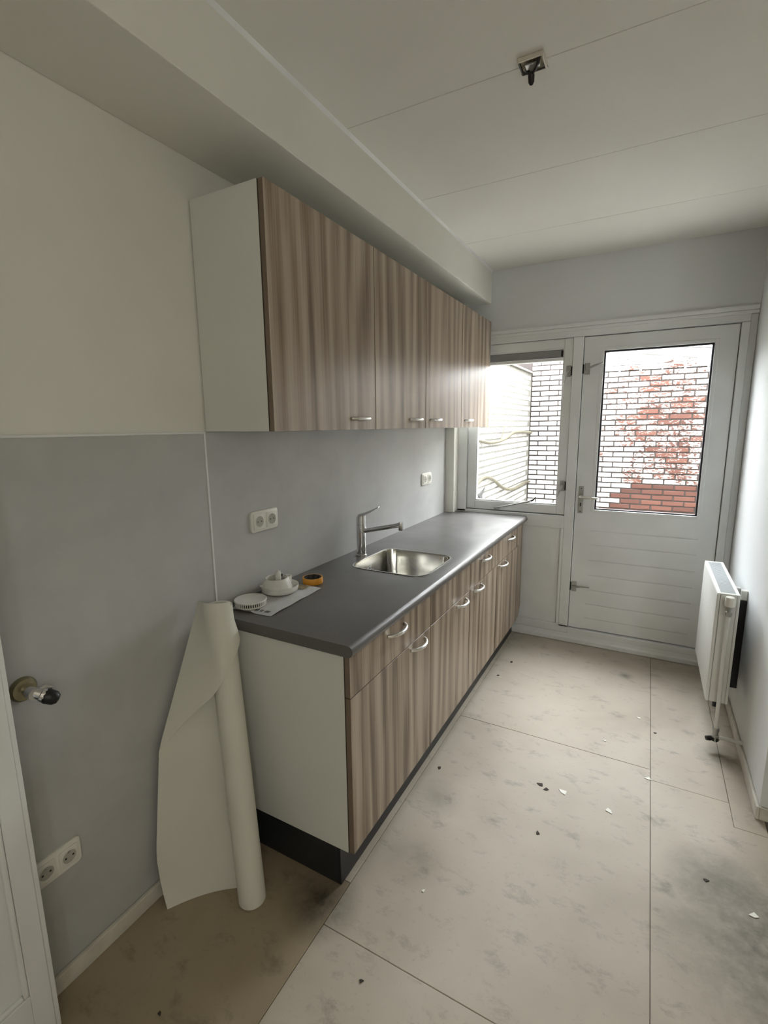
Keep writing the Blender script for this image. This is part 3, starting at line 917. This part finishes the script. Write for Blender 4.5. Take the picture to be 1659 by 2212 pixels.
build('supply_pipe', tube([(PX-0.002, PY, 0.665), (PX-0.002, PY, 0.40), (PX+0.002, PY, 0.11)], 0.0085, 12), M['radiator'], rd, smooth=True)
lvv = build('lower_valve', lathe([(0, 0.0), (0.012, 0.0), (0.016, 0.004), (0.016, 0.028), (0.012, 0.032), (0.012, 0.050), (0.014, 0.052), (0.014, 0.066), (0, 0.066)], 14, (PX+0.002, PY, 0.045)), M['greyhw'], rd, smooth=True)
build('drain_cap', tube([(PX-0.008, PY, 0.056), (PX-0.020, PY-0.006, 0.056), (PX-0.034, PY-0.012, 0.056)], [0.010, 0.012, 0.010], 10), M['black'], lvv, smooth=True)
build('valve_nut', lathe([(0, 0), (0.018, 0), (0.018, 0.016), (0, 0.016)], 6, (PX+0.002, PY, 0.050)), M['black'], lvv)
build('wall_pipe', tube([(PX+0.012, PY, 0.066), (XR, PY, 0.066)], 0.0085, 12), M['radiator'], lvv, smooth=True)
build('lower_pipe', tube([(PX-0.008, RY0+0.03, RZ0+0.012), (PX-0.008, RY0+0.03, 0.205), (PX-0.008, RY0+0.03, 0.190)], 0.0085, 10), M['black'], rd, smooth=True)

# ------------------------------------------------------------------ leaning roll of sheet flooring
rl = empty('vinyl_roll', (0.29, -0.165, 0.0), label='half-unrolled cream sheet roll leaning in the corner beside the base cabinet', cat='roll')
CB, CT, ZTOP = Vector((0.290, -0.166)), Vector((0.118, -0.066)), 0.965
RT = 0.0435
def cax(z): return CB.lerp(CT, z/ZTOP)
SH = M['sheet']
rings_ = []
nz = 14
for i in range(nz+1):
    z = 0.945*i/nz
    c_ = cax(z)
    rings_.append([(c_.x+RT*math.cos(2*math.pi*k/36), c_.y+RT*math.sin(2*math.pi*k/36), z+0.002) for k in range(36)])
inner = [[(cax(z).x+(RT-0.010)*math.cos(2*math.pi*k/36), cax(z).y+(RT-0.010)*math.sin(2*math.pi*k/36), z+0.002) for k in range(36)] for z in (0.945, 0.0)]
build('rolled_tube', loft(rings_ + inner + [rings_[0]]), SH, rl, smooth=True)
E_pts = [(0.0, (0.077, -0.324)), (0.06, (0.046, -0.316)), (0.17, (0.036, -0.316)), (0.517, (0.032, -0.267)), (0.76, (0.034, -0.158)), (0.952, (0.036, -0.074))]
def E(z):
    for (a, p), (b, q) in zip(E_pts, E_pts[1:]):
        if z <= b:
            t = (z-a)/(b-a)
            return Vector(p).lerp(Vector(q), t)
    return Vector(E_pts[-1][1])
rows = []
for i in range(25):
    z = 0.940*i/24
    c_ = cax(z); e = E(z)
    s_ = c_ + Vector((-0.80, 0.60))*(RT-0.004) if z < 0.6 else c_ + Vector((-0.95, 0.3))*(RT-0.004)
    ctl = (s_+e)*0.5 + Vector((-0.020, 0.035))*(1-z/1.1)
    ctl.x = max(ctl.x, 0.030)
    row = []
    for k in range(13):
        t = k/12
        p = s_*(1-t)**2 + ctl*2*t*(1-t) + e*t*t
        p.x = max(p.x, 0.024)
        row.append((p.x, p.y, z+0.001))
    rows.append(row)
build('hanging_sheet', grid_surface(rows, 0.0022), SH, rl, smooth=True)
# flap folded over the front of the tube
def flap_path(z, n=26):
    c_ = cax(min(z, ZTOP)); e = E(z); r = RT+0.0065
    d = e - c_; dist = max(d.length, r*1.02)
    base = math.atan2(d.y, d.x); off = math.acos(min(1, r/dist))
    a0 = base + off           # tangent on the camera side
    a1 = a0 + math.radians(128)
    tp_ = c_ + Vector((math.cos(a0), math.sin(a0)))*r
    ln = (tp_-e).length; arc = r*(a1-a0); tot = ln+arc
    out = []
    for k in range(n+1):
        s = tot*k/n
        if s < ln: out.append(e.lerp(tp_, s/ln))
        else:
            a = a0+(s-ln)/r
            fl = max(0.0, (s/tot-0.78)/0.22)*max(0.0, 1-(z-0.80)/0.10)*0.012
            out.append(c_ + Vector((math.cos(a), math.sin(a)))*(r+max(0.0, fl)))
    return out
cols = []
nU = 26
for k in range(nU+1):
    u = k/nU
    zl = 0.515 + 0.325*(u**0.9) + 0.012*math.sin(u*9)*u*(1-u)*3
    zt = 0.950 + 0.020*math.sin(math.pi*u*0.75)
    col = []
    for j in range(17):
        z = zl + (zt-zl)*j/16
        p = flap_path(z)[k]
        col.append((max(p.x, 0.026), p.y, z))
    cols.append(col)
build('folded_flap', grid_surface(cols, 0.002), SH, rl, smooth=True)

# ------------------------------------------------------------------ things on the worktop
HT = 0.8796
nw = bmesh.new()
NP = [Vector((0.048, 0.050)), Vector((0.226, 0.062)), Vector((0.206, 0.383)), Vector((0.030, 0.372))]
nc = Vector((0.13, 0.21))
npo = empty('newspaper', (nc.x, nc.y, HT), label='folded newspaper sheet spread under the white plastic parts', cat='newspaper')
rows = []
for i in range(15):
    u = i/14
    row = []
    for j in range(21):
        v = j/20
        p = (NP[0].lerp(NP[1], u)).lerp(NP[3].lerp(NP[2], u), v)
        wz = 0.0016 + 0.0016*math.sin(u*7+v*4) + 0.0012*math.sin(v*17+u*5)
        wz += 0.004*max(0, 1-abs((u-0.62)-(v-0.25)*0.5)*9)*(1 if v < 0.5 else 0.2)
        row.append((p.x, p.y, HT+max(0.0004, wz)))
    rows.append(row)
paper = build('paper_sheet', grid_surface(rows, 0.0003), M['newsprint'], npo, smooth=True)
random.seed(3)
du = (NP[3]-NP[0]).normalized(); dvv = (NP[1]-NP[0]).normalized()
pos = 0.012
for k in range(9):       # blurred headline letters along the near edge
    w_ = random.uniform(0.004, 0.009)
    a = NP[1] - dvv*(0.012+pos*0.75) + du*0.010
    q = [a, a-dvv*w_*0.8, a-dvv*w_*0.8+du*0.017, a+du*0.017]
    if k not in (3, 6):
        build('headline_mark', prism([(p.x, p.y) for p in q], 'z', HT+0.0062, HT+0.0064), M['ink'], paper)
    pos += w_+0.003
ph = [NP[2]+(-dvv)*0.05-du*0.012, NP[2]-dvv*0.05-du*0.05, NP[2]-dvv*0.10-du*0.05, NP[2]-dvv*0.10-du*0.012]
build('printed_picture', prism([(p.x, p.y) for p in ph], 'z', HT+0.0050, HT+0.0052), M['print_tan'], paper)

# slotted round cover
cp = empty('round_cover', (0.088, 0.104, HT+0.006), label='round white plastic cover with slotted rim lying on the newspaper', cat='plastic cover')
CX, CY, CZ = 0.092, 0.106, HT+0.0055
build('cover_disc', lathe([(0, 0.021), (0.050, 0.0215), (0.0555, 0.0235), (0.0575, 0.0225), (0.058, 0.0185), (0.0555, 0.0180), (0.0545, 0.0165), (0, 0.0165)], 48, (CX, CY, CZ)), M['off_plastic'], cp, smooth=True)
build('cover_core', lathe([(0, 0.002), (0.0500, 0.002), (0.0500, 0.0165), (0, 0.0165)], 40, (CX, CY, CZ)), M['dark_hole'], cp)
build('cover_foot', lathe([(0, 0.0), (0.0545, 0.0), (0.0555, 0.002), (0.0545, 0.0045), (0, 0.0045)], 48, (CX, CY, CZ)), M['off_plastic'], cp, smooth=True)
rib = None
for i in range(44):
    a = 2*math.pi*i/44
    if rib is None:
        rib = build('rim_rib', box(-0.0025, 0.0015, -0.0016, 0.0016, 0.004, 0.0185, 0.0004, 1), M['off_plastic'])
        o = rib
    else:
        o = rib.copy(); COL.objects.link(o)
    o.parent = cp
    o.location = Vector((CX+0.0545*math.cos(a), CY+0.0545*math.sin(a), CZ)) - Vector(cp.location)
    o.rotation_euler = (0, 0, a)

# plastic base: dish with a raised collar, a post and a small ring
db = empty('fitting_base', (0.088, 0.272, HT+0.006), label='white plastic ceiling fitting with dish, collar and post on the newspaper', cat='plastic fitting')
BX, BY, BZ = 0.088, 0.272, HT+0.006
build('dish', lathe([(0, 0.0), (0.062, 0.0), (0.068, 0.004), (0.0715, 0.014), (0.072, 0.026), (0.070, 0.026), (0.066, 0.012), (0.060, 0.006), (0, 0.006)], 48, (BX, BY, BZ)), M['off_plastic'], db, smooth=True)
col_ = build('collar', lathe([(0.060, 0.006), (0.057, 0.024), (0.050, 0.042), (0.0445, 0.056), (0.042, 0.0575), (0.040, 0.056), (0.044, 0.044), (0.045, 0.036), (0, 0.036)], 40, (BX-0.004, BY-0.012, BZ)), M['off_plastic'], db, smooth=True)
build('post', lathe([(0, 0.034), (0.0115, 0.034), (0.0115, 0.072), (0.009, 0.079), (0.004, 0.082), (0, 0.082)], 16, (BX-0.004, BY-0.004, BZ)), M['off_plastic'], col_, smooth=True)
build('post_knob', lathe([(0, 0.0), (0.006, 0.001), (0.007, 0.008), (0, 0.010)], 10, (BX-0.002, BY+0.012, BZ+0.056)), M['dark_hole'], col_, smooth=True)
build('side_ring', lathe([(0.0135, 0.030), (0.0165, 0.030), (0.0165, 0.056), (0.0135, 0.056), (0.0135, 0.030)], 24, (BX+0.014, BY+0.030, BZ)), M['off_plastic'], col_, smooth=True)
build('side_wing', loft([[(BX-0.046+0.010*math.cos(a), BY-0.040+0.022*math.sin(a), BZ+z) for a in [2*math.pi*i/16 for i in range(16)]] for z in (0.026, 0.030, 0.034)], True, True), M['off_plastic'], col_, smooth=True)

# masking tape
tpo = empty('tape_roll', (0.132, 0.415, HT), label='roll of orange tape at the corner of the newspaper', cat='tape')
TPX, TPY, TPZ = 0.133, 0.424, HT+0.0004
build('tape_winding', lathe([(0.0365, 0), (0.0415, 0), (0.042, 0.001), (0.042, 0.024), (0.0415, 0.025), (0.0365, 0.025), (0.0365, 0.0)], 48, (TPX, TPY, TPZ)), M['tape'], tpo, smooth=True)
build('tape_core', lathe([(0.0340, 0), (0.0364, 0), (0.0364, 0.0256), (0.0340, 0.0256), (0.0340, 0)], 48, (TPX, TPY, TPZ)), M['tape_core'], tpo, smooth=True)

# ------------------------------------------------------------------ debris on the floor
def chip(x, y, s, mat, name, label, cat, group, a):
    pts = [(x + s*r*math.cos(a+t), y + s*r*math.sin(a+t)) for r, t in ((1, 0), (0.55, 1.3), (0.8, 2.6), (0.7, 4.2))]
    build(name, prism(pts, 'z', 0.0003, 0.0025, 0.0), mat, label=label, cat=cat, group=group)
random.seed(11)
for (x, y, s, lab) in ((1.114, 0.796, 0.022, 'largest white paint flake in the middle of the floor'),
                       (1.426, 1.049, 0.016, 'white paint flake touching the long floor seam'),
                       (1.289, 0.774, 0.018, 'white paint flake between the largest flake and the floor seam'),
                       (1.381, 1.525, 0.013, 'white paint flake farthest along the floor, toward the garden door'),
                       (1.240, 1.240, 0.010, 'small white paint flake on open floor in front of the third base cabinet'),
                       (1.72, 0.53, 0.016, 'white paint flake in the grimy corner at the right edge'),
                       (0.775, 0.119, 0.008, 'tiny white paint flake near the plinth corner')):
    chip(x, y, s, M['flake'], 'paint_flake', lab, 'paint flake', 'white flakes on the floor', random.uniform(0, 6))
for (x, y, s, lab) in ((1.022, 0.796, 0.016, 'left one of two dark crumbs beside the largest white flake'),
                       (1.048, 0.779, 0.013, 'right one of two dark crumbs beside the largest white flake'),
                       (0.640, 1.83, 0.014, 'dark crumb on the floor by the farthest base cabinet'),
                       (1.455, 1.42, 0.009, 'dark crumb beside the long seam in front of the radiator'),
                       (1.062, 0.533, 0.011, 'lone dark crumb on open floor below the pair of crumbs'),
                       (0.73, -0.205, 0.008, 'dark crumb on the board nearest the photographer'),
                       (0.600, 0.69, 0.012, 'dark crumb against the plinth below the sink cabinet'),
                       (0.61, 1.62, 0.010, 'dark crumb against the plinth between the last two base cabinets'),
                       (1.60, 0.60, 0.010, 'dark crumb right of the long seam near the outside corner'),
                       (0.30, -0.52, 0.007, 'dark crumb on the shade-tinted board below the left wall')):
    chip(x, y, s, M['dirt'], 'dirt_crumb', lab, 'dirt crumb', 'dark crumbs on the floor', random.uniform(0, 6))

# ------------------------------------------------------------------ courtyard outside
YW = 5.10
build('courtyard_ground', box(-0.4, 6.0, L+0.14, YW+0.3, -0.25, -0.12), M['paving'], kind='structure', label='paved courtyard ground outside the door')
build('upper_light_block', box(-0.4, 5.5, L+0.131, L+0.30, 2.66, 4.0), M['blocker'], kind='structure', label='unseen facade of the house above the kitchen')  # unseen wall added to cut sky light on the bricks
build('side_light_block', box(2.76, 3.0, L+0.31, YW+0.3, -0.12, 3.0), M['blocker'], kind='structure', label='unseen side wall added on the right to shade the courtyard bricks')  # added out of view, keeps side skylight off the bricks
wc = build('wall_courtyard', box(-0.3, 2.75, YW+0.008, YW+0.25, -0.12, 2.10), M['mortar_red'], kind='structure', label='old red brick courtyard wall with flaking white paint')
wg = build('wall_garden', box(-0.30, -0.0030, L+0.14, YW+0.25, -0.12, 2.128), M['mortar_white'], kind='structure', label='white painted brick side wall of the courtyard')


def brick_mesh(name, w, d, h, mat, seed):
    rnd = random.Random(seed)
    b = box(-w/2, w/2, -d/2, d/2, -h/2, h/2)
    for v in b.verts: v.co += Vector((rnd.uniform(-.002, .002), rnd.uniform(-.001, .001), rnd.uniform(-.0018, .0018)))
    bmesh.ops.bevel(b, geom=b.edges[:], offset=0.004, segments=1, affect='EDGES')
    bmesh.ops.recalc_face_normals(b, faces=b.faces[:])
    me = bpy.data.meshes.new(name); b.to_mesh(me); b.free()
    me.materials.append(mat)
    return me


PW, PH = 0.2135, 0.0600
def lay(parent, axis, u0, u1, v0, v1, keep, mat, fixed, topfn, bare=None):
    """Running-bond bricks; those inside keep=(ua,ub,va,vb) become parts, the rest one joined part."""
    full = [brick_mesh('brick', PW-0.014, 0.10, PH-0.015, mat, s) for s in range(4)]
    half = [brick_mesh('brick', PW/2-0.014, 0.10, PH-0.015, mat, s+9) for s in range(2)]
    full2 = [brick_mesh('brick', PW-0.014, 0.10, PH-0.015, M['brick_bare'], s) for s in range(3)]
    rest = bmesh.new()
    rnd = random.Random(5)
    nrow = int((v1-v0)/PH)
    for r in range(nrow):
        z = v0 + (r+0.5)*PH
        u = u0 + (PW/2 if r % 2 else 0)
        cells = []
        if r % 2: cells.append((u0, PW/2))
        while u + PW <= u1+1e-6:
            cells.append((u, PW)); u += PW
        for (a, w_) in cells:
            uc = a + w_/2
            if z + PH/2 > topfn(uc): continue
            me = rnd.choice(full) if w_ > PW*0.7 else rnd.choice(half)
            if bare and w_ > PW*0.7 and bare(uc, z): me = rnd.choice(full2)
            j = rnd.uniform(-0.0022, 0.0022)
            if axis == 'x':
                loc, rot = (uc, fixed + 0.05 + j, z), 0
            else:
                loc, rot = (fixed - 0.05 + j, uc, z), math.pi/2
            if keep[0] <= uc <= keep[1] and keep[2] <= z <= keep[3]:
                o = bpy.data.objects.new('brick', me); COL.objects.link(o)
                o.parent = parent; o.location = loc; o.rotation_euler = (0, rnd.uniform(-.004, .004), rot)
            else:
                t = bmesh.new(); t.from_mesh(me)
                bmesh.ops.transform(t, matrix=Matrix.Translation(loc) @ Matrix.Rotation(rot, 4, 'Z'), verts=t.verts[:])
                merge(rest, t)
    if len(rest.verts):
        build('brickwork', rest, mat, parent, kind='stuff')
    else: rest.free()


def fas_bottom(x): return 2.445 - 0.149*x
wcl = build('mortar_backing', box(-0.3, 0.45, YW+0.008, YW+0.25, 2.10, 2.42), M['mortar_red'], wc)
lay(wc, 'x', 0.0, 2.7, 0.0, 2.9, (0.0, 1.95, 0.50, 2.34), M['brick_red'], YW, lambda x: 2.42 if x < 0.45 else fas_bottom(x)+0.03, lambda x, z: z < 0.86 and x > 1.32 - (0.84-z)*1.7)
lay(wg, 'y', 2.50, YW, 0.0, 2.12, (2.95, 5.1, 0.76, 2.12), M['brick_white'], 0.0, lambda y: 2.13)
build('wall_coping', box(-0.32, 0.020, L+0.14, YW-0.01, 2.128, 2.152, 0.004, 1), M['mortar_white'], wg)
fb = empty('fascia_board', (1.4, YW-0.05, 2.24), label='sloping white board along the top of the courtyard wall', cat='board')
build('board', prism([(0.45, fas_bottom(0.45)), (2.75, fas_bottom(2.75)), (2.75, fas_bottom(2.75)+0.125), (0.45, fas_bottom(0.45)+0.068)], 'y', YW-0.07, YW-0.002, 0.004), M['fascia'], fb)
build('capping_strip', prism([(0.45, fas_bottom(0.45)+0.069), (2.75, fas_bottom(2.75)+0.126), (2.75, fas_bottom(2.75)+0.134), (0.45, fas_bottom(0.45)+0.077)], 'y', YW-0.08, YW-0.002), M['grey_vent'], fb)


def spline(pts, n=6):
    P_ = [Vector(p) for p in pts]; out = []
    for i in range(len(P_)-1):
        a, b, c, d = P_[max(i-1, 0)], P_[i], P_[i+1], P_[min(i+2, len(P_)-1)]
        for k in range(n):
            t = k/n
            out.append(0.5*((2*b)+(c-a)*t+(2*a-5*b+4*c-d)*t*t+(3*b-a-3*c+d)*t**3))
    out.append(P_[-1])
    return out


hi = build('cable_pipe', tube(spline([(0.022, 2.75, 1.40), (0.022, 2.957, 1.392), (0.022, 3.285, 1.361), (0.022, 3.657, 1.365), (0.022, 3.944, 1.395), (0.022, 4.186, 1.436), (0.022, 4.496, 1.438), (0.022, 5.085, 1.424)]), 0.016, 8), M['stem'], smooth=True,
           label='upper cream pipe kinking along the white brick wall outside', cat='pipe')
build('pipe_clip', tube([(0.004, 3.657, 1.352), (0.030, 3.66, 1.366), (0.030, 3.80, 1.50)], 0.007, 6), M['stem'], hi)
build('cable_pipe', tube(spline([(0.022, 2.75, 0.93), (0.022, 2.963, 1.012), (0.022, 3.131, 1.047), (0.022, 3.317, 1.033), (0.022, 3.551, 0.973), (0.022, 3.81, 0.885), (0.022, 4.166, 0.821), (0.022, 4.518, 0.814), (0.022, 4.862, 0.826), (0.022, 5.085, 0.812)]), 0.016, 8), M['stem'], smooth=True,
      label='lower cream pipe waving along the white brick wall outside', cat='pipe')
build('grey_ornament', prism([(3.00, 0.905), (3.11, 0.915), (3.21, 0.955), (3.17, 0.915), (3.12, 0.885), (3.15, 0.850), (3.09, 0.862), (3.04, 0.888)], 'x', 0.012, 0.022), M['grey_ornament'],
      label='small grey winged shape fixed low on the white wall outside', cat='ornament')
